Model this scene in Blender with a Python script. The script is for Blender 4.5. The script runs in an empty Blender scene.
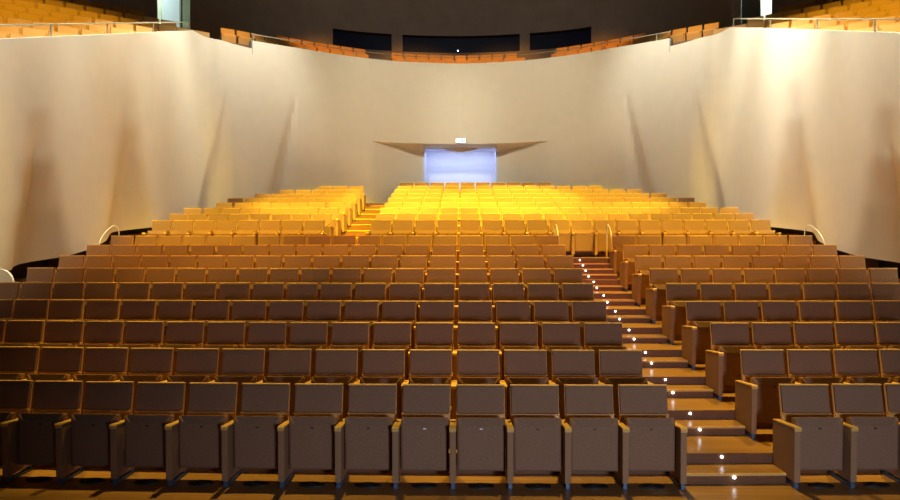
import bpy, bmesh, math, random
from mathutils import Vector, Matrix
random.seed(7)
S = bpy.context.scene
C = S.collection
EYE = 2.32           # camera height above the front-row floor
W = 0.55             # seat spacing
NR = 18

# ------------------------------------------------------------------ materials
def mat(name, col, rough=0.6, metal=0.0, noise=None, bump=0.0, emit=None, estr=0.0, spec=0.5):
    m = bpy.data.materials.new(name); m.use_nodes = True
    nt = m.node_tree; b = nt.nodes['Principled BSDF']
    b.inputs['Base Color'].default_value = (*col, 1)
    b.inputs['Roughness'].default_value = rough
    b.inputs['Metallic'].default_value = metal
    b.inputs['Specular IOR Level'].default_value = spec
    if emit:
        b.inputs['Emission Color'].default_value = (*emit, 1); b.inputs['Emission Strength'].default_value = estr
    if noise:
        sc, amt, stretch = noise
        tc = nt.nodes.new('ShaderNodeTexCoord'); mp = nt.nodes.new('ShaderNodeMapping')
        mp.inputs['Scale'].default_value = stretch
        n = nt.nodes.new('ShaderNodeTexNoise'); n.inputs['Scale'].default_value = sc; n.inputs['Detail'].default_value = 4
        r = nt.nodes.new('ShaderNodeValToRGB')
        r.color_ramp.elements[0].position = .3; r.color_ramp.elements[1].position = .7
        r.color_ramp.elements[0].color = (*[c*(1-amt) for c in col], 1)
        r.color_ramp.elements[1].color = (*[min(1, c*(1+amt)) for c in col], 1)
        nt.links.new(tc.outputs['Object'], mp.inputs['Vector']); nt.links.new(mp.outputs['Vector'], n.inputs['Vector'])
        nt.links.new(n.outputs['Fac'], r.inputs['Fac']); nt.links.new(r.outputs['Color'], b.inputs['Base Color'])
        if bump:
            bp = nt.nodes.new('ShaderNodeBump'); bp.inputs['Strength'].default_value = bump; bp.inputs['Distance'].default_value = .01
            nt.links.new(n.outputs['Fac'], bp.inputs['Height']); nt.links.new(bp.outputs['Normal'], b.inputs['Normal'])
    return m

def plank_mat(name, c1, c2, mortar, width, length, rough):
    m = bpy.data.materials.new(name); m.use_nodes = True
    nt = m.node_tree; b = nt.nodes['Principled BSDF']; b.inputs['Roughness'].default_value = rough
    tc = nt.nodes.new('ShaderNodeTexCoord'); br = nt.nodes.new('ShaderNodeTexBrick')
    br.inputs['Color1'].default_value = (*c1, 1); br.inputs['Color2'].default_value = (*c2, 1); br.inputs['Mortar'].default_value = (*mortar, 1)
    br.inputs['Scale'].default_value = 1; br.inputs['Mortar Size'].default_value = .002
    br.inputs['Brick Width'].default_value = length; br.inputs['Row Height'].default_value = width
    n = nt.nodes.new('ShaderNodeTexNoise'); n.inputs['Scale'].default_value = 6; n.inputs['Detail'].default_value = 6
    mp = nt.nodes.new('ShaderNodeMapping'); mp.inputs['Scale'].default_value = (.4, 6, 6)
    mx = nt.nodes.new('ShaderNodeMix'); mx.data_type = 'RGBA'; mx.blend_type = 'MULTIPLY'; mx.inputs['Factor'].default_value = .35
    nt.links.new(tc.outputs['Object'], br.inputs['Vector']); nt.links.new(tc.outputs['Object'], mp.inputs['Vector'])
    nt.links.new(mp.outputs['Vector'], n.inputs['Vector'])
    nt.links.new(br.outputs['Color'], mx.inputs[6]); nt.links.new(n.outputs['Fac'], mx.inputs[7])
    nt.links.new(mx.outputs[2], b.inputs['Base Color'])
    return m

M = {}
M['fabric'] = mat('seat_fabric', (.285, .165, .105), .85, noise=(90, .12, (1, 1, 1)), bump=.3, spec=.2)
M['fabric_side'] = mat('arm_fabric', (.34, .20, .115), .8, noise=(90, .10, (1, 1, 1)), bump=.2, spec=.2)
M['balcony_fabric'] = mat('balcony_fabric', (.46, .25, .08), .8, noise=(60, .10, (1, 1, 1)), spec=.2)
M['wood'] = mat('seat_beech', (.68, .38, .11), .45, noise=(14, .15, (6, 6, .8)))
M['wood_cap'] = mat('armrest_beech', (.74, .46, .14), .4, noise=(14, .12, (6, 1, 6)))
M['metal'] = mat('foot_metal', (.10, .16, .28), .45, .4)
M['plate'] = mat('dark_plate', (.03, .02, .018), .4)
M['plate_bright'] = mat('bright_plate', (.95, .95, .93), .25, .0)  # white copy of the plate, its metal reflection put into the colour
M['chrome'] = mat('rail_steel', (.86, .82, .72), .35, .3)
M['rail_warm'] = mat('balcony_rail', (.42, .37, .26), .4, .5)
M['floor'] = plank_mat('oak_floor', (.44, .235, .085), (.36, .185, .065), (.07, .03, .01), .09, 1.3, .3)
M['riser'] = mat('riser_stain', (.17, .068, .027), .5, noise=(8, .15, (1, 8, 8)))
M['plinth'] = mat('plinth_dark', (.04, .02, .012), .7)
M['plaster'] = mat('cream_plaster', (.74, .69, .57), .85, noise=(3, .02, (1, 1, 1)), spec=.2)
M['dark_wall'] = mat('dark_rear_wall', (.27, .235, .20), .85, noise=(2, .08, (1, 1, 1)), spec=.2)
M['ceiling'] = mat('ceiling_black', (.05, .045, .04), .9)
M['glass'] = mat('control_glass', (.010, .016, .045), .35, spec=.1)
M['grey_trim'] = mat('grey_paint', (.30, .30, .27), .7)
M['booth'] = mat('window_trim', (.05, .045, .04), .7)
M['white'] = mat('vestibule_white', (.85, .90, .80), .8)
M['door_blue'] = mat('door_screen', (.62, .68, .90), .8)
M['door_grey'] = mat('door_grey', (.09, .10, .10), .6)
M['led'] = mat('led', (1, 1, 1), .3, emit=(.85, .92, 1), estr=9)
M['exit'] = mat('exit_face', (.9, 1, .9), .4, emit=(.9, 1, .88), estr=1.6)
M['exit_green'] = mat('exit_green', (.1, .5, .3), .4, emit=(.25, .75, .5), estr=.9)
M['vent'] = mat('vent_black', (.02, .018, .016), .5)
M['lectern_white'] = mat('white_panel', (.80, .76, .64), .7)

# ------------------------------------------------------------------ helpers
def obj(name, bm, m, parent=None, smooth=False):
    me = bpy.data.meshes.new(name)
    bmesh.ops.recalc_face_normals(bm, faces=bm.faces[:])
    bm.to_mesh(me); bm.free()
    for x in (m if isinstance(m, (list, tuple)) else [m]): me.materials.append(x)
    if smooth:
        for p in me.polygons: p.use_smooth = True
    o = bpy.data.objects.new(name, me); C.objects.link(o)
    if parent: o.parent = parent
    return o
def struct(name, bm, m, parent=None, smooth=False):
    o = obj(name, bm, m, parent, smooth)
    if not parent: o['kind'] = 'structure'
    return o
def tag(o, label, cat, group=None, kind=None):
    o['label'] = label; o['category'] = cat
    if group: o['group'] = group
    if kind: o['kind'] = kind
    return o
def empty(name, loc, rz=0):
    o = bpy.data.objects.new(name, None); C.objects.link(o); o.location = loc; o.rotation_euler = (0, 0, rz)
    o.empty_display_size = .1
    return o
def box(bm, x0, x1, y0, y1, z0, z1, mi=0, bev=0):
    vs = [bm.verts.new((x, y, z)) for x in (x0, x1) for y in (y0, y1) for z in (z0, z1)]
    fs = [bm.faces.new([vs[i] for i in f]) for f in ((0,1,3,2),(4,6,7,5),(0,4,5,1),(2,3,7,6),(0,2,6,4),(1,5,7,3))]
    for f in fs: f.material_index = mi
    if bev:
        es = list({e for f in fs for e in f.edges})
        r = bmesh.ops.bevel(bm, geom=es, offset=bev, segments=2, affect='EDGES', profile=.6)
        for f in r['faces']: f.material_index = mi
    return fs
def prism(bm, prof, x0, x1, bev=0, segs=2, mi=0):
    """profile in (y, z) extruded along x"""
    a = [bm.verts.new((x0, y, z)) for y, z in prof]; b = [bm.verts.new((x1, y, z)) for y, z in prof]
    n = len(prof); fs = [bm.faces.new(a), bm.faces.new(b[::-1])]
    for i in range(n): fs.append(bm.faces.new([a[i], b[i], b[(i+1) % n], a[(i+1) % n]]))
    bmesh.ops.recalc_face_normals(bm, faces=fs)
    if bev:
        es = list({e for f in fs for e in f.edges})
        r = bmesh.ops.bevel(bm, geom=es, offset=bev, segments=segs, affect='EDGES', profile=.6)
    return bm
def tube(bm, pts, r, n=8):
    pts = [Vector(p) for p in pts]; rings = []
    up = Vector((1, 0, 0.013))
    for i, p in enumerate(pts):
        d = (pts[min(i+1, len(pts)-1)] - pts[max(i-1, 0)]).normalized()
        u = up if abs(d.dot(up)) < .9 else Vector((0, .1, 1))
        a = d.cross(u).normalized(); b = d.cross(a).normalized()
        rings.append([bm.verts.new(p + a*r*math.cos(t*2*math.pi/n) + b*r*math.sin(t*2*math.pi/n)) for t in range(n)])
    for i in range(len(rings)-1):
        for t in range(n):
            bm.faces.new([rings[i][t], rings[i][(t+1) % n], rings[i+1][(t+1) % n], rings[i+1][t]])
    bm.faces.new(rings[0]); bm.faces.new(rings[-1][::-1])
def catmull(nodes, per):
    out = []
    P = [nodes[0]] + list(nodes) + [nodes[-1]]
    for i in range(1, len(P)-2):
        for j in range(per):
            t = j/per
            out.append(tuple(.5*((2*P[i][k]) + (-P[i-1][k]+P[i+1][k])*t + (2*P[i-1][k]-5*P[i][k]+4*P[i+1][k]-P[i+2][k])*t*t
                       + (-P[i-1][k]+3*P[i][k]-3*P[i+1][k]+P[i+2][k])*t**3) for k in range(len(nodes[0]))))
    out.append(tuple(nodes[-1]))
    return out
def interp(tab, x):
    if x <= tab[0][0]: return tab[0][1]
    for (a, va), (b, vb) in zip(tab, tab[1:]):
        if x <= b: return va + (vb-va)*(x-a)/(b-a)
    return tab[-1][1]

# ------------------------------------------------------------------ layout of the rows
def sag(x, y): return .042*x*x/max(y, 3)                 # the rows bow slightly
def yb(r): return 6.91 + .976*(r-1) if r < 10 else 16.75 + .972*(r-10)
def fz(r):
    if r < 10: return .2065*(r-1)
    return .2065*8 + .42 + .2065*(r-10)
def fe(r):
    if r == 10: return 15.05
    return yb(r-1) + .055

# inner side of the auditorium wall
half = [(-8.75, 7.5), (-8.70, 12.5), (-8.58, 17), (-8.37, 21.25), (-7.75, 22.2), (-7.04, 22.95), (-5.6, 23.9), (-4.0, 24.9), (-2.2, 25.65), (0, 26.0)]
path = catmull(half, 16)
def wall_half_width(y):
    best = 9.35
    if y > 20.5:
        for (x, yy) in path:
            if yy <= y: best = -x + .12
    return best if y > 20.5 else 9.35

# ---- raked floor: one solid slab per row, merged into the floor
bm = bmesh.new()
def slab(bm, x0, x1, ya, yb_, z0, z1, n=26, curve=True, yb_flat=None):
    """slab with bowed front (ya) and back edge; front face gets the riser material"""
    c = sag if curve else (lambda x, y: 0)
    cols = []
    for i in range(n+1):
        x = x0 + (x1-x0)*i/n
        f = ya + c(x, ya); b = (yb_ + c(x, yb_)) if yb_flat is None else yb_flat
        cols.append([bm.verts.new(v) for v in ((x, f, z0), (x, f, z1), (x, b, z1), (x, b, z0))])
    for a, b in zip(cols, cols[1:]):
        for k in range(4):
            fc = bm.faces.new([a[k], a[(k+1) % 4], b[(k+1) % 4], b[k]])
            fc.material_index = 1 if k == 0 else 0
    e1 = bm.faces.new(cols[0]); e2 = bm.faces.new(cols[-1][::-1])
    e1.material_index = e2.material_index = 1
slab(bm, -9.6, 9.6, -3, fe(2)+.3, -.3, 0, 26, True)
for r in range(2, NR+1):
    hw = wall_half_width(fe(r)+.8)
    back = fe(r+1)+.02 if r < NR else 25.3
    slab(bm, -hw, hw, fe(r), back, fz(r)-.45 if r > 1 else -.3, fz(r), 26, True)
slab(bm, -7.5, 7.5, 24.95, 28.2, fz(NR)-.3, fz(NR)+.2065, 10, False)
struct('floor', bm, [M['floor'], M['riser']])

# ---- intermediate steps of the stair aisles
tn = [0]
def step(x0, x1, ya, yb_, z0, z1):
    bm = bmesh.new(); slab(bm, x0, x1, ya, yb_, z0, z1, 4)
    tn[0] += 1
    o = struct('trim_%d' % tn[0], bm, [M['floor'], M['riser']])
    # thin nosing along the tread edge
    b2 = bmesh.new()
    slab(b2, x0, x1, ya-.012, ya, z1-.022, z1+.001, 4)
    struct('nosing', b2, M['wood_cap'], o)
    return o
leds = []
def led(x, y, z):
    bm = bmesh.new()
    bmesh.ops.create_cone(bm, cap_ends=True, segments=16, radius1=.015, radius2=.012, depth=.012,
                          matrix=Matrix.Translation((0, -.006, 0)) @ Matrix.Rotation(math.pi/2, 4, 'X'))
    o = obj('step_light', bm, M['led']); o.location = (x, y + sag(x, y) - .001, z)
    leds.append(o); return o
ordw = ['', 'first', 'second', 'third', 'fourth', 'fifth', 'sixth', 'seventh', 'eighth', 'ninth', 'tenth', 'eleventh', 'twelfth',
        'thirteenth', 'fourteenth', 'fifteenth', 'sixteenth', 'seventeenth', 'eighteenth', 'nineteenth', 'twentieth']
sx0, sx1 = 4*W+.035, 6*W-.035
for r in range(1, 9):
    ya = fe(r+1) - .31
    step(sx0, sx1, ya, fe(r+1)+.01, fz(r)-.02, fz(r)+.103)
    for k, (yy, zz) in enumerate(((ya, fz(r)+.068), (fe(r+1), fz(r)+.170))):
        o = led(2.75, yy - (.012 if k == 0 else 0), zz)
        which = 'lower' if k == 0 else 'upper'
        tag(o, 'small white step light on the %s riser beside the %s row in the stair aisle' % (which, 'front' if r == 1 else ordw[r]), 'step light', 'step lights in the stair aisle')
for k in range(3):
    ya = 14.0 + .33*k
    step(sx0, sx1, ya, 15.08, fz(9)-.02, fz(9)+.105*(k+1))
for k in range(4):
    ya = 14.0 + .33*k if k < 3 else fe(10)
    o = led(2.68, ya-.014, fz(9)+.105*k+.065)
    tag(o, 'tiny step light on the %s riser of the short flight below the cross aisle' % (['lowest', 'second', 'third', 'top'][k]), 'step light', 'step lights below the cross aisle')
for r in range(10, NR):
    ya = fe(r+1)-.31
    step(-6*W+.035, -4*W-.035, ya, fe(r+1)+.01, fz(r)-.02, fz(r)+.103)
    o = led(-4.25*W, ya-.014, fz(r)+.07)
    tag(o, 'tiny step light in the upper aisle beside the %s' % ('first row of the upper tier' if r == 10 else '%s row of the upper tier' % ordw[r-9]), 'step light', 'step lights in the upper aisle')
step(-6*W+.035, -4*W-.035, 24.62, 24.97, fz(NR)-.02, fz(NR)+.1)
for sgn in (-1, 1):       # side flights by the walls
    for r in range(5, 10):
        ya = fe(r+1) - .31
        xa, xb = (14*W+.06, 15.6*W)
        x0, x1 = (xa, xb) if sgn > 0 else (-xb, -xa)
        step(x0, x1, ya, fe(r+1)+.01, fz(r)-.02, fz(r)+.103 if r < 9 else fz(r)+.21)

# ------------------------------------------------------------------ the auditorium seat (faces -Y)
def bm_backrest():
    bm = bmesh.new()
    prism(bm, [(-.058, .645), (-.006, .905), (.028, .898), (-.022, .640)], -.238, .238, .010)
    return bm
def bm_shell():
    bm = bmesh.new()
    prism(bm, [(-.115, .30), (-.040, .622), (-.070, .630), (-.068, .642), (-.028, .638), (.022, .896), (-.004, .908), (-.001, .920), (.034, .920), (.042, .90), (-.012, .60), (-.100, .29)], -.246, .246, .003, 1)
    return bm
def bm_pan():
    bm = bmesh.new()
    w, y0, y1 = .233, -.305, -.215
    zb, zt, zf = .135, .655, .585
    v = {}
    def V(k, x, y, z): v[k] = bm.verts.new((x, y, z))
    V('a', -w, y0+.02, zb); V('b', w, y0+.02, zb)
    V('c', w, y0+.012, zt-.012); V('d', w-.012, y0+.032, zt); V('g', -w+.012, y0+.032, zt); V('h', -w, y0+.012, zt-.012)
    V('e', .170, y0, zf); V('f', -.170, y0, zf)
    V('a2', -w+.022, y0, zb+.02); V('b2', w-.022, y0, zb+.02); V('c2', w-.022, y0, zt-.04); V('h2', -w+.022, y0, zt-.04)
    V('ar', -w, y1, zb+.01); V('br', w, y1, zb+.01); V('dr', w, y1, zt-.02); V('gr', -w, y1, zt-.02)
    F = lambda *k: bm.faces.new([v[i] for i in k])
    F('a2', 'b2', 'e', 'f'); F('b2', 'c2', 'e'); F('a2', 'f', 'h2')
    F('a', 'b', 'b2', 'a2'); F('b', 'c', 'c2', 'b2'); F('h', 'a', 'a2', 'h2')
    F('f', 'e', 'd', 'g'); F('e', 'c2', 'c', 'd'); F('f', 'g', 'h', 'h2')
    F('b', 'br', 'dr', 'c'); F('c', 'dr', 'd'); F('a', 'h', 'gr', 'ar'); F('h', 'g', 'gr')
    F('g', 'd', 'dr', 'gr'); F('a', 'ar', 'br', 'b'); F('ar', 'gr', 'dr', 'br')
    es = [e for e in bm.edges if len(e.link_faces) == 2]
    bmesh.ops.recalc_face_normals(bm, faces=bm.faces[:])
    bmesh.ops.bevel(bm, geom=[e for e in es if e.calc_face_angle(0) > .5], offset=.004, segments=1, affect='EDGES')
    return bm
def bm_arm():
    bm = bmesh.new()
    prism(bm, [(-.425, .06), (-.432, .555), (-.420, .578), (.030, .545), (.035, .09), (.0, .06)], -.030, .030, .008)
    return bm
def bm_cap():
    bm = bmesh.new()
    prism(bm, [(-.443, .555), (-.446, .585), (-.430, .598), (.020, .563), (.030, .548), (-.42, .578)], -.033, .033, .005)
    return bm
def bm_foot():
    bm = bmesh.new()
    box(bm, -.020, .020, -.41, -.02, .0, .035, bev=.005)
    box(bm, -.016, .016, -.405, -.35, .03, .075)
    box(bm, -.016, .016, -.10, -.03, .03, .075)
    return bm
def bm_plate():
    bm = bmesh.new(); box(bm, -.015, .015, -.309, -.303, .544, .558, bev=.002); return bm
proto = {}
def get(name, fn, m, smooth=False):
    if name not in proto:
        o = obj(name, fn(), m, None, smooth)
        proto[name] = o.data; bpy.data.objects.remove(o)
    return proto[name]
D = dict(backrest=get('backrest', bm_backrest, M['fabric']), shell=get('back_shell', bm_shell, M['wood']),
         pan=get('seat_pan', bm_pan, M['fabric']), arm=get('arm_panel', bm_arm, M['fabric_side']), cap=get('armrest', bm_cap, M['wood_cap']),
         foot=get('foot', bm_foot, M['metal']), plate=get('number_plate', bm_plate, M['plate']), plate2=get('number_plate_bright', bm_plate, M['plate_bright']))
def link(name, me, parent, loc=(0, 0, 0)):
    o = bpy.data.objects.new(name, me); C.objects.link(o); o.parent = parent; o.location = loc
    return o
def make_seat(name, loc, rz=0, last=False, detail=2, bright=False):
    t = empty(name, loc, rz)
    b = link('backrest', D['backrest'], t); link('back_shell', D['shell'], b)
    p = link('seat_pan', D['pan'], t)
    if detail > 1:
        n = link('number_plate', D['plate2' if bright else 'plate'], p)
        if bright: n['label'] = 'bright number plate'
    for dx in ([-W/2] + ([W/2] if last else [])):
        a = link('arm_panel', D['arm'], t, (dx, 0, 0)); link('armrest', D['cap'], a)
        if detail > 0: link('foot', D['foot'], a)
    return t
# one merged mesh of a seat, for copies too small to show parts
def merged_mesh(name, arm=True):
    bm = bmesh.new(); mats = []
    for key in ('backrest', 'shell', 'pan', 'arm', 'cap'):
        me = D[key]; mi = len(mats); mats.append(me.materials[0])
        before = len(bm.verts); nf = len(bm.faces)
        bm.from_mesh(me); bm.verts.ensure_lookup_table(); bm.faces.ensure_lookup_table()
        if key in ('arm', 'cap'):
            for v in bm.verts[before:]: v.co.x -= W/2
        for f in bm.faces[nf:]: f.material_index = mi
    me = bpy.data.meshes.new(name); bm.to_mesh(me); bm.free()
    for m in mats: me.materials.append(m)
    return me
SM = merged_mesh('theatre_chair')
D1 = dict(D)
D2 = {}
for k_, me_b in D.items():
    m2 = me_b.copy(); D2[k_] = m2
    if k_ not in ('foot', 'plate', 'plate2'):
        m2.materials.clear(); m2.materials.append(M['balcony_fabric'])
D = D2; SMB = merged_mesh('balcony_chair'); D = D1

def seat_pos(k, r):
    x = (k+.5)*W; y = yb(r)
    return (x, y + sag(x, y), fz(r))
tone = lambda r: ('grey-brown' if r < 5 else 'russet-brown' if r < 10 else 'golden yellow')
rowname = lambda r: 'front' if r == 1 else ordw[r]
left0 = {1: -9, 2: -11, 3: -12, 4: -13}
right1 = {1: 9, 2: 10, 3: 11, 4: 12, 5: 14}
for r in range(1, 10):
    for k in range(left0.get(r, -14), 4):
        br = r == 1 and k in (-1, 0)
        s = make_seat('theatre_chair', seat_pos(k, r), last=(k == 3), bright=br)
        n = 4-k
        tag(s, '%s theatre chair, %s from the stairs in the %s row, wide lower block' % (tone(r), 'first' if n == 1 else ordw[n], rowname(r)),
            'chair', 'seats of the wide lower block')
    for k in range(6, right1.get(r, 14)):
        s = make_seat('theatre_chair', seat_pos(k, r), last=(k == right1.get(r, 14)-1))
        n = k-5
        tag(s, '%s theatre chair, %s from the stairs in the %s row, narrow lower block' % (tone(r), ordw[n], rowname(r)),
            'chair', 'seats of the narrow lower block')
lk = {10: -14, 11: -14, 12: -14, 13: -13, 14: -13, 15: -12, 16: -11, 17: -9}
rk = {10: 14, 11: 14, 12: 14, 13: 13, 14: 13, 15: 12, 16: 11, 17: 9, 18: 6}
far_seats = []
for r in range(10, NR+1):
    spans = ([(lk[r], -6, 'narrow')] if r in lk else []) + [(-4, rk[r], 'wide')]
    for a, b, blk in spans:
        for k in range(a, b):
            p = seat_pos(k, r)
            if r > 13: far_seats.append((p, k == b-1)); continue
            n = (-6-k) if blk == 'narrow' else k+5
            lab = 'yellow theatre chair, %s from the upper aisle, %s row of the %s upper block' % (ordw[n], rowname(r-9), blk)
            if r == 10:
                s = make_seat('theatre_chair', p, last=(k == b-1), detail=2)
            else:
                s = bpy.data.objects.new('theatre_chair', SM); C.objects.link(s); s.location = p
                if k == b-1:
                    a2 = link('arm_panel', D['arm'], s, (W/2, 0, 0)); link('armrest', D['cap'], a2)
            tag(s, lab, 'chair', 'seats of the %s upper block' % blk)
# the small rows at the very top of the tier: one mass
bm = bmesh.new()
for p, last in far_seats:
    n0 = len(bm.verts); bm.from_mesh(SM); bm.verts.ensure_lookup_table()
    for v in bm.verts[n0:]: v.co += Vector(p)
    if last:
        for key in ('arm', 'cap'):
            n0 = len(bm.verts); nf = len(bm.faces); bm.from_mesh(D[key]); bm.verts.ensure_lookup_table(); bm.faces.ensure_lookup_table()
            for v in bm.verts[n0:]: v.co += Vector(p) + Vector((W/2, 0, 0))
            for f in bm.faces[nf:]: f.material_index = 3
me = bpy.data.meshes.new('theatre_chairs'); bm.to_mesh(me); bm.free()
for m in SM.materials: me.materials.append(m)
o = bpy.data.objects.new('theatre_chairs', me); C.objects.link(o)
tag(o, 'bright yellow seats packed in the last five rows below the back wall doorway', 'seats', kind='stuff')

# ------------------------------------------------------------------ floor air vents under the front row
def bm_vent():
    bm = bmesh.new()
    for r0, r1 in ((.125, .105), (.09, .075), (.06, .045), (.03, 0)):
        a = [bm.verts.new((r0*math.cos(t*math.pi/12), r0*math.sin(t*math.pi/12), z)) for z in (0, .012) for t in range(24)]
        if r1:
            b = [bm.verts.new((r1*math.cos(t*math.pi/12), r1*math.sin(t*math.pi/12), z)) for z in (0, .012) for t in range(24)]
            for t in range(24):
                u = (t+1) % 24
                bm.faces.new([a[24+t], a[24+u], b[24+u], b[24+t]]); bm.faces.new([a[t], a[u], a[24+u], a[24+t]]); bm.faces.new([b[t], b[24+t], b[24+u], b[u]])
        else:
            bm.faces.new(a[24:]); [bm.faces.new([a[t], a[(t+1) % 24], a[24+(t+1) % 24], a[24+t]]) for t in range(24)]
    for t in range(4):
        an = t*math.pi/4
        c, s = math.cos(an), math.sin(an)
        vs = [bm.verts.new((c*x-s*y, s*x+c*y, .008)) for x, y in ((-.12, -.004), (.12, -.004), (.12, .004), (-.12, .004))]
        bm.faces.new(vs)
    return bm
VM = get('floor_vent', bm_vent, M['vent'])
for k in list(range(-9, 4)) + [6, 7, 8]:
    x = (k+.5)*W; y = 6.56
    o = bpy.data.objects.new('floor_vent', VM); C.objects.link(o); o.location = (x, y + sag(x, y) + .02, .0005); o.scale = (1, .55, 1)
    blk, n = ('wide', 4-k) if k < 4 else ('narrow', k-5)
    tag(o, 'round black floor vent under the front row seat %s from the stairs, %s lower block' % (ordw[n], blk), 'vent', 'floor vents under the front row')

# ------------------------------------------------------------------ auditorium wall with folds
# fold: apex point (x, y), apex z above eye, foot point (x, y), half width at the foot, depth
def plen(pts):
    L = [0]
    for a, b in zip(pts, pts[1:]): L.append(L[-1] + math.dist(a, b))
    return L
PL = plen(path)
def param(x, y): 
    i = min(range(len(path)), key=lambda j: math.dist(path[j], (x, y)))
    return PL[i]
folds = [((-8.67, 13.9), 2.85, (-8.68, 13.85), .95, .46), ((-8.55, 17.6), 4.25, (-8.55, 17.5), 1.25, .38),
         ((-7.6, 22.35), 5.5, (-7.95, 21.95), .75, .26), ((-5.7, 23.85), 5.9, (-6.3, 23.4), .65, .28), ((-8.73, 10.3), 2.2, (-8.73, 10.3), .9, .6)]
def tri_fold(u, z, zb_):
    d = 0
    for (ap, za, ft, hw, A) in folds:
        ua, ub = param(*ap), param(*ft)
        t = (za - z)/(za - zb_)
        if t <= 0: continue
        c = ua + (ub-ua)*t; h = max(.02, hw*t)
        q = abs(u-c)/h
        if q < 1: d = max(d, A*t*(.5+.5*math.cos(math.pi*q))**.8)
    return d
zbot = [(8, -.5), (13, -.46), (13.65, -.41), (14.7, -.23), (15.8, -.04), (17.2, .36), (19, .58), (21.25, .75), (22, 1.0), (26, 1.3)]
def lipshape(x, z):
    """recess around the rear doorway: the wall below the lip sinks back towards the door"""
    lip = 3.93
    ax = abs(x)
    if z > lip - .001 or ax > 3.3: return 0.0
    return max(0, (3.3-ax)/(3.3-1.4))**1.15*.95
def wall_piece(name, pts, ztop, sgn, us):
    """inner face with folds, outer face, cap; pts are on the left, mirrored for sgn=1"""
    bm = bmesh.new(); NZ = 44
    inner, outer = [], []
    n = len(pts)
    for i, (x, y) in enumerate(pts):
        a = pts[max(i-1, 0)]; b = pts[min(i+1, n-1)]
        t = Vector((b[0]-a[0], b[1]-a[1])).normalized(); nr = Vector((-t.y, t.x))      # points out of the hall
        zt = ztop(x, y); zb_ = interp(zbot, y)
        ci, co = [], []
        for j in range(NZ+1):
            z = zb_ + (zt-zb_)*j/NZ
            d = tri_fold(us[i], z, zb_)
            ci.append(bm.verts.new((-sgn*(x+nr.x*d), y+nr.y*d, z+EYE)))
            co.append(bm.verts.new((-sgn*(x+nr.x*(d+.24)), y+nr.y*(d+.24), z+EYE)))
        inner.append(ci); outer.append(co)
    for i in range(n-1):
        for j in range(NZ):
            f = bm.faces.new([inner[i][j], inner[i+1][j], inner[i+1][j+1], inner[i][j+1]]); f.smooth = True
            bm.faces.new([outer[i][j], outer[i][j+1], outer[i+1][j+1], outer[i+1][j]])
        bm.faces.new([inner[i][NZ], inner[i+1][NZ], outer[i+1][NZ], outer[i][NZ]])
        bm.faces.new([inner[i][0], outer[i][0], outer[i+1][0], inner[i+1][0]])
    for q in (0, n-1):
        for j in range(NZ):
            bm.faces.new([inner[q][j], inner[q][j+1], outer[q][j+1], outer[q][j]])
    o = struct(name, bm, M['plaster'])
    o.data.set_sharp_from_angle(angle=.7)
    return o
iN = min(range(len(path)), key=lambda j: math.dist(path[j], (-7.04, 22.95)))
def top_side(x, y):
    if y < 21.25: return 3.86 + (y-12.5)*.3371
    return 6.81 + (6.73-6.81)*(y-21.25)/1.7
# finer path near the folds
wall_piece('wall_left', path[:iN+1], top_side, 1, PL[:iN+1])
wall_piece('wall_right', path[:iN+1], top_side, -1, PL[:iN+1])

# back wall: from notch to notch, with the folded lip over the doorway
def fine(pts, k):
    out = []
    for a, b in zip(pts, pts[1:]):
        for j in range(k): out.append((a[0]+(b[0]-a[0])*j/k, a[1]+(b[1]-a[1])*j/k))
    out.append(pts[-1]); return out
bp = path[iN:]
xs_forced = [-3.3, -1.4]
cols = [(x, y) for x, y in bp]
def y_at(x):
    for (a, b) in zip(bp, bp[1:]):
        if a[0] <= x <= b[0]: return a[1] + (b[1]-a[1])*(x-a[0])/(b[0]-a[0] or 1)
    return 26.0
cols = sorted(set([c for c in cols if min(abs(c[0]-q) for q in xs_forced) > .06] + [(q, y_at(q)) for q in xs_forced]))
allc = cols + [(-x, y) for x, y in cols[::-1][1:]]
LIP = 3.93; TOP = 7.0
bm = bmesh.new(); NU = 20; NL = 24
def uof(x, y): return param(-abs(x), y)
zb_back = 1.1
up, lo = [], []
for (x, y) in allc:
    nx = Vector((x, y-12.5)).normalized()
    cu = []
    for j in range(NU+1):
        z = LIP + (TOP-LIP)*j/NU; d = tri_fold(uof(x, y), z, 1.2)
        cu.append(bm.verts.new((x+nx.x*d, y+nx.y*d, z+EYE)))
    up.append(cu)
    cl = []
    rec = lipshape(x, LIP-.1)
    for j in range(NL+1):
        droop = .22*min(1, rec/.95)
        zt = LIP - droop
        z = zt + (zb_back-zt)*j/NL; d = tri_fold(uof(x, y), z, 1.2)
        cl.append(bm.verts.new((x+nx.x*d, y+nx.y*d+rec, z+EYE)))
    lo.append(cl)
n = len(allc)
for i in range(n-1):
    for j in range(NU):
        f = bm.faces.new([up[i][j], up[i+1][j], up[i+1][j+1], up[i][j+1]]); f.smooth = True
    door = max(abs(allc[i][0]), abs(allc[i+1][0])) < 1.41
    if not door:
        for j in range(NL):
            f = bm.faces.new([lo[i][j], lo[i][j+1], lo[i+1][j+1], lo[i+1][j]]); f.smooth = True
    # soffit
    if door:
        a, b = allc[i], allc[i+1]
        q0 = bm.verts.new((a[0], a[1]+.99, LIP-.03+EYE)); q1 = bm.verts.new((b[0], b[1]+.99, LIP-.03+EYE))
        bm.faces.new([up[i][0], q0, q1, up[i+1][0]])
    elif abs(allc[i][0]) < 3.31 or abs(allc[i+1][0]) < 3.31:
        if (up[i][0].co-lo[i][0].co).length > 1e-4 or (up[i+1][0].co-lo[i+1][0].co).length > 1e-4:
            bm.faces.new([up[i][0], lo[i][0], lo[i+1][0], up[i+1][0]])
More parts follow.
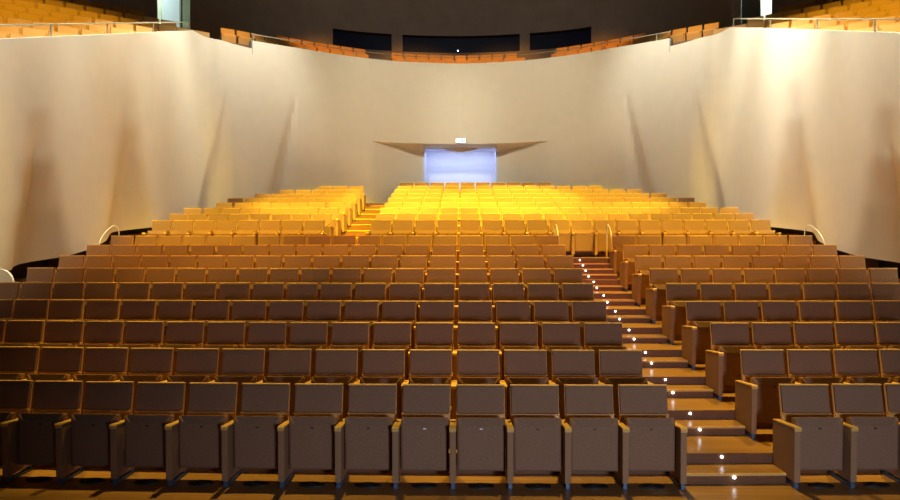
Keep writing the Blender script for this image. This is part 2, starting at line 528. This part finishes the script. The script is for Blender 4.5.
# thickness: parapet cap, ends
outv = []
for (x, y) in allc:
    nx = Vector((x, y-12.5)).normalized()
    outv.append((bm.verts.new((x+nx.x*.24, y+nx.y*.24, TOP+EYE)), bm.verts.new((x+nx.x*.24, y+nx.y*.24, 4.3+EYE))))
for i in range(n-1):
    bm.faces.new([up[i][NU], up[i+1][NU], outv[i+1][0], outv[i][0]])
    bm.faces.new([outv[i][0], outv[i+1][0], outv[i+1][1], outv[i][1]])
bmesh.ops.remove_doubles(bm, verts=bm.verts[:], dist=.0008)
me_ = struct('wall_back', bm, M['plaster'])
me_.data.set_sharp_from_angle(angle=.35)
# grey end faces of the raised rear parapet at both notches
for k, sgn in enumerate((-1, 1)):
    bm = bmesh.new()
    x, y = 7.04, 22.95
    nx = Vector((x, y-12.5)).normalized(); tx = Vector((-nx.y, nx.x))
    p = [Vector((x, y)) + nx*.0 + tx*.02, Vector((x, y)) + nx*.26 + tx*.02, Vector((x, y)) + nx*.26 - tx*.02, Vector((x, y)) - tx*.02]
    a = [bm.verts.new((sgn*q.x, q.y, 6.55+EYE)) for q in p]; b = [bm.verts.new((sgn*q.x, q.y, 7.003+EYE)) for q in p]
    bm.faces.new(a); bm.faces.new(b)
    for i in range(4): bm.faces.new([a[i], a[(i+1) % 4], b[(i+1) % 4], b[i]])
    struct('trim_%d' % (60+k), bm, M['grey_trim'])

# doorway: reveal, back panel
bm = bmesh.new()
dy = y_at(-1.4)+.90
box(bm, -1.62, -1.40, dy-.02, dy+1.6, 1.0+EYE, 4.3+EYE)
box(bm, 1.40, 1.62, dy-.02, dy+1.6, 1.0+EYE, 4.3+EYE)
box(bm, -1.62, 1.62, dy+.3, dy+1.25, 3.91+EYE, 4.3+EYE)
struct('trim_70', bm, M['door_blue'])
bm = bmesh.new(); box(bm, -1.62, 1.62, dy+1.25, dy+1.35, 1.0+EYE, 4.3+EYE)
struct('door_1', bm, M['door_blue'])
# shallow curved hood hanging in the doorway head
bm = bmesh.new()
N = 20
a = []; 
for i in range(N+1):
    t = -1+2*i/N; x = t*.78+.02; dz = .16*(1-t*t)
    a.append([bm.verts.new((x, dy+.15, 3.92+EYE)), bm.verts.new((x, dy+.15, 3.915-dz+EYE)), bm.verts.new((x, dy+.45, 3.93-dz*.6+EYE)), bm.verts.new((x, dy+.45, 3.92+EYE))])
for i in range(N):
    for k in range(3): bm.faces.new([a[i][k], a[i][k+1], a[i+1][k+1], a[i+1][k]])
struct('trim_71', bm, M['plaster'])

# exit sign
t = empty('exit_sign', (0.02, 25.93, 4.045+EYE))
bm = bmesh.new(); box(bm, -.19, .19, -.04, .05, -.095, .095, bev=.008); obj('sign_case', bm, M['grey_trim'], t)
bm = bmesh.new(); box(bm, -.18, .18, -.05, -.04, -.085, .085); f = obj('sign_face', bm, M['exit'], t)
bm = bmesh.new()     # running figure, arrow and doorway pictogram
box(bm, .03, .10, -.054, -.05, -.06, .06); obj('doorway_symbol', bm.copy(), M['exit_green'], f); bm.clear()
box(bm, -.075, -.055, -.054, -.05, .03, .055); box(bm, -.085, -.05, -.054, -.05, -.01, .025); box(bm, -.10, -.08, -.054, -.05, -.06, -.01); box(bm, -.055, -.035, -.054, -.05, -.06, -.01)
obj('figure_symbol', bm, M['exit_green'], f)
tag(t, 'small glowing white exit sign with pictogram on the wall over the rear doorway', 'sign')

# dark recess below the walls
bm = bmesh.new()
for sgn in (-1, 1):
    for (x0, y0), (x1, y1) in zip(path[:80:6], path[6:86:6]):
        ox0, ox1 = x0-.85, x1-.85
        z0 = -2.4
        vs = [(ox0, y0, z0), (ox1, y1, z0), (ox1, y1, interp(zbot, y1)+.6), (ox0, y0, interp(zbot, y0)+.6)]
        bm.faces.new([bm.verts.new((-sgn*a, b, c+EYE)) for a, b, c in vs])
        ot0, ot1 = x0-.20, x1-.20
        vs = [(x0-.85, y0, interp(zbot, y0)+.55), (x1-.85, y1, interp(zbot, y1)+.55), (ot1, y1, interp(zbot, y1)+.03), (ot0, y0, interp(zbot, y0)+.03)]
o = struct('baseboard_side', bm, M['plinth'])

# ------------------------------------------------------------------ handrails
def rail(name, pts, r, m, label, posts=(), group=None):
    t = empty(name, pts[0]); base = Vector(pts[0])
    bm = bmesh.new(); tube(bm, [Vector(p)-base for p in pts], r); obj('rail_tube', bm, m, t, True)
    for a, b in posts:
        bm = bmesh.new(); tube(bm, [Vector(a)-base, Vector(b)-base], r*.8); obj('post', bm, m, t, True)
    tag(t, label, 'handrail', group)
    return t
z10 = fz(10)
for k, (x, lab) in enumerate(((3.98*W, 'slim bent steel handrail at the top of the stair aisle beside the wide lower block'),
                              (6.1*W, 'slim bent steel handrail at the top of the stair aisle beside the narrow lower block'))):
    s = sag(x, 15)
    zt = 2.32+.50
    pts = [(x, 15.42+s, z10), (x, 15.42+s, zt-.10), (x, 15.38+s, zt-.02), (x, 15.28+s, zt+.0), (x, 15.12+s, zt-.07), (x, 14.98+s, zt-.2), (x, 14.90+s, zt-.36), (x, 14.88+s, zt-.6), (x, 14.88+s, fz(9))]
    rail('handrail', catmull(pts, 3), .016, M['chrome'], lab, (), 'handrails at the head of the stairs')
for sgn, lab in ((-1, 'curved pale handrail beside the wall at the end of the ninth row, wide block side'),
                 (1, 'curved pale handrail beside the wall at the end of the ninth row, narrow block side')):
    x = sgn*8.05
    s = sag(x, 15.3); zb_ = fz(10)
    pts = [(x-sgn*.02, 15.75+s, zb_+.0), (x-sgn*.02, 15.75+s, 2.32+.38), (x, 15.65+s, 2.32+.49), (x, 15.45+s, 2.32+.47), (x, 15.1+s, 2.32+.28), (x, 14.9+s, 2.32+.0), (x, 14.85+s, fz(9)+.1)]
    rail('handrail', catmull(pts, 4), .010, M['chrome'], lab, (), 'handrails by the side walls')
    # low side wall stub of the side stair
    bm = bmesh.new(); 
    xa, xb = (14*W+.1, 14*W+.42) if sgn > 0 else (-14*W-.42, -14*W-.1)
    box(bm, xa, xb, 15.35, 15.7, fz(9), 2.32+.02, bev=.006)
    tag(obj('stair_block', bm, M['wood_cap']), 'small timber block beside the last seat of the ninth row, %s block side' % ('wide' if sgn < 0 else 'narrow'), 'block', 'timber blocks by the side walls')
# rounded white panel near the wall foot, beside row six
x, y = -7.98, 12.35
bm = bmesh.new()
pr = [(-.24, 0), (.24, 0)] + [(0.24*math.cos(t*math.pi/12), .62+.26*math.sin(t*math.pi/12)) for t in range(0, 13)]
a = [bm.verts.new((px_, -.03, pz)) for px_, pz in pr]; b = [bm.verts.new((px_, .03, pz)) for px_, pz in pr]
bm.faces.new(a); bm.faces.new(b[::-1])
for i in range(len(pr)): bm.faces.new([a[i], b[i], b[(i+1) % len(pr)], a[(i+1) % len(pr)]])
o = obj('guard_panel', bm, M['lectern_white']); o.location = (x-.42, y, fz(6)-.0)
tag(o, 'low white round-topped panel between the side wall and the sixth row end', 'panel')
bm = bmesh.new()
tb = [(-8.62, 11.9, fz(6)), (-8.62, 11.9, 1.62), (-8.5, 12.0, 1.83), (-8.35, 12.15, 1.93)]
t = empty('handrail', (-8.62, 11.9, fz(6)))
tube(bm, [Vector(p)-Vector(tb[0]) for p in catmull(tb, 4)], .018); obj('rail_tube', bm, M['chrome'], t, True)
tag(t, 'short dark curved handrail beside the low white round-topped panel', 'handrail')

# ------------------------------------------------------------------ balcony
# rows along the rear parapet
rowA = [(-8.9, 24.0), (-7.6, 24.85), (-6.15, 26.3), (-4.4, 27.4), (-2.3, 28.35), (0, 28.7)]
def mirror(p): return p + [(-x, y) for x, y in p[::-1][1:]]
def offset(p, d):
    out = []
    for i, (x, y) in enumerate(p):
        a = p[max(i-1, 0)]; b = p[min(i+1, len(p)-1)]
        t = Vector((b[0]-a[0], b[1]-a[1])).normalized(); out.append((x-t.y*d, y+t.x*d))
    return out
cA = catmull(mirror(rowA), 12); 
zA, zB = 7.87-.94, 8.36-.94
# balcony floor steps (solid ribbons following the rows)
def ribbon(bm, inner, outer, z0, z1):
    cols = []
    for (a, b) in zip(inner, outer):
        cols.append([bm.verts.new((a[0], a[1], z0+EYE)), bm.verts.new((a[0], a[1], z1+EYE)), bm.verts.new((b[0], b[1], z1+EYE)), bm.verts.new((b[0], b[1], z0+EYE))])
    for a, b in zip(cols, cols[1:]):
        for k in range(4): bm.faces.new([a[k], a[(k+1) % 4], b[(k+1) % 4], b[k]])
    bm.faces.new(cols[0]); bm.faces.new(cols[-1][::-1])
bm = bmesh.new()
ribbon(bm, offset(cA, -1.5), offset(cA, .12), zA-.5, zA)
ribbon(bm, offset(cA, .1), offset(cA, 3.2), zA-.5, zB)
bmesh.ops.recalc_face_normals(bm, faces=bm.faces[:])
struct('floor_balcony', bm, M['riser'])
def walk(pts, start, spacing):
    L = plen(pts); out = []; s = start
    while s < L[-1]:
        i = max(j for j in range(len(L)) if L[j] <= s); i = min(i, len(pts)-2)
        t = (s-L[i])/(L[i+1]-L[i]); a, b = pts[i], pts[i+1]
        out.append((a[0]+(b[0]-a[0])*t, a[1]+(b[1]-a[1])*t, math.atan2(b[1]-a[1], b[0]-a[0]))); s += spacing
    return out
def pxof(x, y): return 462 + 680*(x-.094)/y
def zone(px):
    if px < 190: return None
    if px < 369: return 'notch' if px < 252 else 'near'
    if px < 394: return None
    if px < 523: return 'centre'
    if px < 549: return None
    if px < 735: return 'far' if px < 667 else 'farnotch'
    return None
zn = {'notch': 'lower parapet stretch nearer the greenish doorway', 'near': 'rear parapet between the notch and first gap, doorway side',
      'centre': 'rear parapet centre under the middle window', 'far': 'rear parapet on the bluish column side', 'farnotch': 'lower parapet stretch by the bluish column'}
znshort = {'notch': 'low stretch on the greenish doorway side', 'near': 'greenish doorway side', 'centre': 'under the middle dark window', 'far': 'bluish column side', 'farnotch': 'low stretch on the bluish column side'}
nb = 0
for pts, z, st, nm in ((cA, zA, .15, 'front'), (offset(cA, .95), zB, .42, 'back')):
    L = plen(pts)[-1]
    half_n = [q for q in walk(pts, (L/2) % .553 + (0 if nm == 'back' else .2765), .553)]
    cnt = {}
    for (x, y, a) in half_n:
        px = pxof(x, y); zo = zone(px)
        if zo is None: continue
        if nm == 'back' and (zo in ('notch', 'farnotch') or not (275 < px < 650)): continue
        cnt[zo] = cnt.get(zo, 0)+1
        s = bpy.data.objects.new('balcony_chair', SMB); C.objects.link(s); s.location = (x, y, z+EYE); s.rotation_euler = (0, 0, a)
        tag(s, 'orange balcony seat, %s along the %s balcony row, %s' % (ordw[min(cnt[zo], 20)], nm, znshort[zo]), 'chair', 'seats behind the rear parapet')
        nb += 1
# wing rows, angled towards the stage
ANG = math.radians(36)
ui = Vector((math.cos(ANG), math.sin(ANG))); vi = Vector((-math.sin(ANG), math.cos(ANG)))   # along the row, backwards
P0 = Vector((-11.04, 18.3)); Z0 = 6.27-.94
def wall_x(y):
    b = path[0]
    for q in path:
        if q[1] <= y: b = q
    return b[0]
def inside_wing(p):        # behind the side parapet and before the rear wall
    w = wall_x(p.y) if p.y < 22.9 else None
    if w is None: return False
    return p.x < w - .80 and p.x > -14.5
D = D2
bmf = {-1: bmesh.new(), 1: bmesh.new()}
rowc = 0
for j in range(-6, 5):
    z = Z0 + .44*j
    base = P0 + vi*(.90*j)
    # floor strip
    ts = [t*.275 for t in range(-24, 40)]
    good = [t for t in ts if inside_wing(base+ui*t+Vector((-.0, 0)))]
    if not good: continue
    t0, t1 = min(good)-.5, max(good)+.75
    for v_ in (-.52, .40):
        for _ in range(12):
            q_ = base + ui*t1 + vi*v_
            if q_.x > wall_x(min(q_.y, 22.9)) - .35: t1 -= .1
    for sgn in (-1, 1):
        bm = bmf[sgn]
        # clip the strip end to the wall
        cs = []
        for (t, v) in ((t0, -.52), (t1, -.52), (t1, .40), (t0, .40)):
            q = base + ui*t + vi*v; cs.append(q)
        a = [bm.verts.new((q.x if sgn < 0 else -q.x, q.y, z-.5+EYE)) for q in cs]
        b = [bm.verts.new((q.x if sgn < 0 else -q.x, q.y, z+EYE)) for q in cs]
        bm.faces.new(a[::-1]); bm.faces.new(b)
        for i in range(4): bm.faces.new([a[i], a[(i+1) % 4], b[(i+1) % 4], b[i]])
    rowc += 1
    seq = []
    tt = -24*.553
    while tt < 30*.553:
        q = base + ui*(tt + (.27 if j % 2 else 0)); tt += .553
        if inside_wing(q): seq.append(q)
    seq = seq[::-1]      # count from the parapet
    for n_, q in enumerate(seq):
        px = pxof(q.x, q.y)
        if px < -22 or n_ > 17: continue
        for sgn in (-1, 1):
            x = q.x if sgn < 0 else -q.x
            s = make_seat('balcony_chair', (x, q.y, z+EYE), ANG if sgn < 0 else -ANG, detail=0)
            tag(s, 'orange-yellow balcony chair, %s from the parapet, %s angled row, %s wing' % (ordw[n_+1], ordw[rowc], 'greenish doorway' if sgn < 0 else 'bluish column'),
                'chair', 'seats of the %s wing' % ('greenish doorway' if sgn < 0 else 'bluish column'))
            nb += 1
print('BALCONY SEATS', nb)
for sgn in (-1, 1):
    bmesh.ops.recalc_face_normals(bmf[sgn], faces=bmf[sgn].faces[:])
    struct('floor_wing_%s' % ('left' if sgn < 0 else 'right'), bmf[sgn], M['riser'])

# balcony handrails
def rail_run(ptsz, lab, every=1.9):
    pts = [(x, y) for x, y, z in ptsz]; L = plen(pts)
    t = empty('balcony_rail', (pts[0][0], pts[0][1], ptsz[0][2]+EYE)); b = Vector(t.location)
    bm = bmesh.new(); tube(bm, [Vector((x, y, z+.26+EYE))-b for x, y, z in ptsz], .016, 6); obj('rail_tube', bm, M['rail_warm'], t)
    s = .1
    while s < L[-1]:
        i = max(j for j in range(len(L)) if L[j] <= s); x, y, z = ptsz[i]
        bm = bmesh.new(); tube(bm, [Vector((x, y, z+EYE-.02))-b, Vector((x, y, z+.26+EYE))-b], .020, 6); obj('post', bm, M['rail_warm'], t)
        s += every
    tag(t, lab, 'rail', 'handrails on the balcony parapet')
rearp = mirror(bp); rearp = [(x + Vector((x, y-12.5)).normalized().x*.12, y + Vector((x, y-12.5)).normalized().y*.12, 7.0) for x, y in rearp]
rail_run(rearp, 'thin steel handrail along the curved rear balcony parapet')
for sgn in (-1, 1):
    sp = [((x-.12) if sgn < 0 else -(x-.12), y, top_side(x, y)) for x, y in path if y <= 21.3]
    rail_run(sp[::-1], 'thin pale handrail along the %s side wing parapet' % ('greenish doorway' if sgn < 0 else 'bluish column'), 2.3)

# ------------------------------------------------------------------ dark rear wall, control windows, doorways
rw = [(-18.5, 6), (-17.6, 13), (-16.2, 18), (-14.2, 22.2), (-11.6, 25.6), (-9, 28.1), (-5.7, 30.3), (-2.9, 31.2), (0, 31.5)]
rp = catmull(mirror(rw), 12)
def at_ratio(px, pts=rp):
    """the point of a plan curve that lies on a given bearing from the stage centre"""
    k = (px-462)/680
    best = None
    for (a, b) in zip(pts, pts[1:]):
        fa = (a[0]-.094) - k*a[1]; fb = (b[0]-.094) - k*b[1]
        if fa*fb <= 0 and fa != fb:
            t = fa/(fa-fb); best = (a[0]+(b[0]-a[0])*t, a[1]+(b[1]-a[1])*t)
    return best
wins = [(332, 391), (402, 519), (529, 590)]
doors = [(155, 188), (731, 768)]
cuts = [at_ratio(p) for w in wins+doors for p in w]
allp = sorted([p for p in rp if min(math.dist(p, c) for c in cuts) > .12] + cuts, key=lambda p: p[0])
def in_ranges(p, q, rs):
    m = pxof((p[0]+q[0])/2, (p[1]+q[1])/2)
    return any(a < m < b for a, b in rs)
ZW0, ZW1, ZD0, ZD1, ZT = 8.98, 9.76, 8.30, 10.9, 14.0
zs = [5.0, ZD0, ZW0, ZW1, ZD1, ZT]
bm = bmesh.new(); grid = [[bm.verts.new((x, y, z+EYE)) for z in zs] for x, y in allp]
for i in range(len(allp)-1):
    for j in range(5):
        if in_ranges(allp[i], allp[i+1], wins) and j == 2: continue
        if in_ranges(allp[i], allp[i+1], doors) and j in (1, 2, 3): continue
        f = bm.faces.new([grid[i][j], grid[i+1][j], grid[i+1][j+1], grid[i][j+1]])
struct('wall_rear', bm, M['dark_wall'])
for w, (a, b) in enumerate(wins):
    pts = [p for p in allp if a-.5 <= pxof(*p) <= b+.5]
    o = None
    bm = bmesh.new(); n = len(pts)
    front = pts; back = [(x*1.012, y+.3) for x, y in pts]
    for i in range(n-1):
        for z in (ZW0, ZW1):
            bm.faces.new([bm.verts.new((*q, z+EYE)) for q in (front[i], front[i+1], back[i+1], back[i])])
    for i in (0, n-1):
        bm.faces.new([bm.verts.new(v) for v in ((*front[i], ZW0+EYE), (*back[i], ZW0+EYE), (*back[i], ZW1+EYE), (*front[i], ZW1+EYE))])
    o = struct('window_%d' % (w+1), bm, M['booth'])
    bm = bmesh.new()
    for i in range(n-1):
        bm.faces.new([bm.verts.new(v) for v in ((*back[i], ZW0+EYE), (*back[i+1], ZW0+EYE), (*back[i+1], ZW1+EYE), (*back[i], ZW1+EYE))])
    struct('pane', bm, M['glass'], o)
# control desk lamp glints behind the middle window
bm = bmesh.new(); bmesh.ops.create_icosphere(bm, subdivisions=1, radius=.03)
o = obj('desk_light', bm, M['led']); o.location = (-.12, 31.55, 9.1+EYE)
tag(o, 'tiny white pilot light glowing in the middle dark control window', 'light')

# lit corridors behind the two balcony doorways
for k, (a, b) in enumerate(doors):
    A, B = at_ratio(a), at_ratio(b)
    t = (Vector(B)-Vector(A)).normalized(); nrm = Vector((-t.y, t.x))
    if nrm.y < 0: nrm = -nrm
    Wd = (Vector(B)-Vector(A)).length
    def Q(u, v): q = Vector(A) + t*u + nrm*v; return (q.x, q.y)
    bm = bmesh.new()
    def quad(p, q, z0=ZD0, z1=ZD1):
        bm.faces.new([bm.verts.new(v) for v in ((*p, z0+EYE), (*q, z0+EYE), (*q, z1+EYE), (*p, z1+EYE))])
    quad(Q(-.8, 1.6), Q(Wd+.8, 1.6)); quad(Q(-.8, .02), Q(-.8, 1.6)); quad(Q(Wd+.8, .02), Q(Wd+.8, 1.6))
    for z in (ZD0, ZD1):
        bm.faces.new([bm.verts.new((*q, z+EYE)) for q in (Q(-.8, 0), Q(Wd+.8, 0), Q(Wd+.8, 1.6), Q(-.8, 1.6))])
    struct('wall_corridor_%s' % ('left' if k == 0 else 'right'), bm, M['white'])
    L_ = bpy.data.lights.new('corridor_light', 'POINT'); L_.energy = 170 if k == 0 else 110; L_.color = (.88, 1, .84) if k == 0 else (.95, 1, 1); L_.shadow_soft_size = .15
    lo_ = bpy.data.objects.new('corridor_light', L_); C.objects.link(lo_); q = Q(Wd*.5, .9); lo_.location = (*q, ZD1-.25+EYE)
    def leaf(name, u0, u1, v0, v1, m):
        bm = bmesh.new(); p, q = Vector(Q(u0, v0)), Vector(Q(u1, v1)); d = (q-p).normalized(); nn = Vector((-d.y, d.x))*.03
        c = [p-nn, q-nn, q+nn, p+nn]
        lo2 = [bm.verts.new((c_.x, c_.y, ZD0+EYE)) for c_ in c]; hi = [bm.verts.new((c_.x, c_.y, ZD1+EYE-.02)) for c_ in c]
        bm.faces.new(lo2); bm.faces.new(hi[::-1])
        for i in range(4): bm.faces.new([lo2[i], lo2[(i+1) % 4], hi[(i+1) % 4], hi[i]])
        return struct(name, bm, m)
    if k == 0:
        leaf('door_2', Wd*.52, Wd*.78, 1.1, .25, M['door_blue'])
        leaf('trim_80', Wd*.77, Wd*.79, .1, .5, M['door_grey'])
    else:
        leaf('door_3', Wd*.20, Wd*.70, .03, .03, M['door_grey'])
        leaf('trim_81', 0.0, Wd*.22, -.10, -.10, M['grey_trim'])

# ceiling
bm = bmesh.new(); box(bm, -19, 19, -4, 33, 14.0+EYE, 14.3+EYE); struct('ceiling', bm, M['ceiling'])

# ------------------------------------------------------------------ light
def spot(loc, tgt, energy, col, angle, blend=.5, size=.3):
    L = bpy.data.lights.new('spot', 'SPOT'); L.energy = energy; L.color = col; L.spot_size = math.radians(angle); L.spot_blend = blend; L.shadow_soft_size = size
    o = bpy.data.objects.new('spot', L); C.objects.link(o); o.location = loc
    o.rotation_euler = (Vector(tgt)-Vector(loc)).to_track_quat('-Z', 'Y').to_euler(); return o
def area(loc, tgt, energy, col, sx, sy):
    L = bpy.data.lights.new('area', 'AREA'); L.energy = energy; L.color = col; L.shape = 'RECTANGLE'; L.size = sx; L.size_y = sy
    o = bpy.data.objects.new('area', L); C.objects.link(o); o.location = loc
    o.rotation_euler = (Vector(tgt)-Vector(loc)).to_track_quat('-Z', 'Y').to_euler(); return o
WARM = (1, .66, .17)
H = EYE
# key: ceiling spots over the upper tier
for x, tx, e in ((-3.0, -3.1, 25000), (0, 0, 25000), (3.0, 3.1, 25000)):
    spot((x, 14.6, 12+H), (tx, 21.15, .55+H), e, (1, .74, .05), 38 if x == 0 else 34, .4, .3)
for x in (-5.5, 0, 5.5):
    spot((x, 13.4, 12+H), (x*1.0, 17.5, -.1+H), 18000, (1, .72, .05), 33, .5, .3)
# ceiling spots over the lower tier
for x, e in ((-6.4, 5000), (-2.2, 8600), (2.2, 9000), (6.4, 7000)):
    spot((x, 13.2, 12+H), (x*.95, 10.75, -1.5+H), e, (1, .66, .10), 36, .3, .25)
for x in (-4.5, 0, 4.5):  # added orange spots, standing in for bounce on the rear lower rows' fronts
    spot((x, 9.5, 12+H), (x*1.1, 14.6, -.6+H), 7200, (1, .42, .025), 34, .9, .25)
# white wall washers, hung close to the side walls
for sgn, e in ((-1, 1.2), (1, 1.4)):
    for y, k in ((10.2, 1.0), (13.2, .95), (16.2, .85), (19.2, .95)):
        spot((sgn*7.4, y, 11+H), (sgn*9.75, y+.5, 3.0+H), 4900*e*k, (1, 1, .86), 44, 1, .35)
    spot((sgn*4.9, 20.2, 11.5+H), (sgn*7.9, 23.2, 5.0+H), 2700, (1, .98, .84), 56, 1, .35)
spot((6.6, 17.2, 9.5+H), (8.6, 17.8, 5.0+H), 2200, (1, 1, .90), 46, 1, .3)
for sgn in (-1, 1):
    spot((sgn*3.2, 12, 10.2+H), (sgn*2.6, 26, 4.9+H), 3900, (1, .97, .76), 37, 1, .4)
# balcony warm lights
for sgn in (-1, 1):
    spot((sgn*8.5, 12, 13+H), (sgn*11.2, 17.5, 5.6+H), 5200 if sgn < 0 else 6400, (1, .64, .04), 50, .6, .3)
    spot((sgn*5, 20, 13+H), (sgn*8.9, 25.0, 7.9+H), 3000, (1, .56, .05), 22, .6, .3)
for x, y in ((-5.2, 27.1), (-1.8, 28.4), (1.8, 28.4), (5.2, 27.1)):
    spot((x*.8, y-5.5, 13+H), (x, y+.8, 8.0+H), 3000, (1, .40, .05), 34, .6, .3)
spot((0, 12, 11+H), (0, 31, 12.2+H), 1500, (1, .86, .70), 75, 1, .5)  # added soft spot that only lifts the dark rear wall
# stage side fill
spot((2.4, -1.2, 1.5), (1.8, 7, .45), 900, (.82, .87, 1), 78, 1, .5)
# doorway light
area((0, dy+.50, 3.84+EYE), (0, dy+1.0, 1.9+EYE), 25, (.74, .84, 1), 2.6, .25)

w = bpy.data.worlds.new('World'); S.world = w; w.use_nodes = True
w.node_tree.nodes['Background'].inputs['Color'].default_value = (.85, .88, 1, 1)
w.node_tree.nodes['Background'].inputs['Strength'].default_value = .012

tag_n = 0
# ------------------------------------------------------------------ camera
cd = bpy.data.cameras.new('camera'); cd.sensor_width = 36; cd.lens = 27.2; cd.clip_end = 200
cam = bpy.data.objects.new('camera', cd); C.objects.link(cam)
cam.location = (.094, 0, EYE); cam.rotation_euler = (math.radians(90-.25), 0, math.radians(1.06))
S.camera = cam
S.view_settings.view_transform = 'Standard'; S.view_settings.look = 'None'; S.view_settings.gamma = 1
S.view_settings.use_curve_mapping = False
S.view_settings.exposure = 0.0
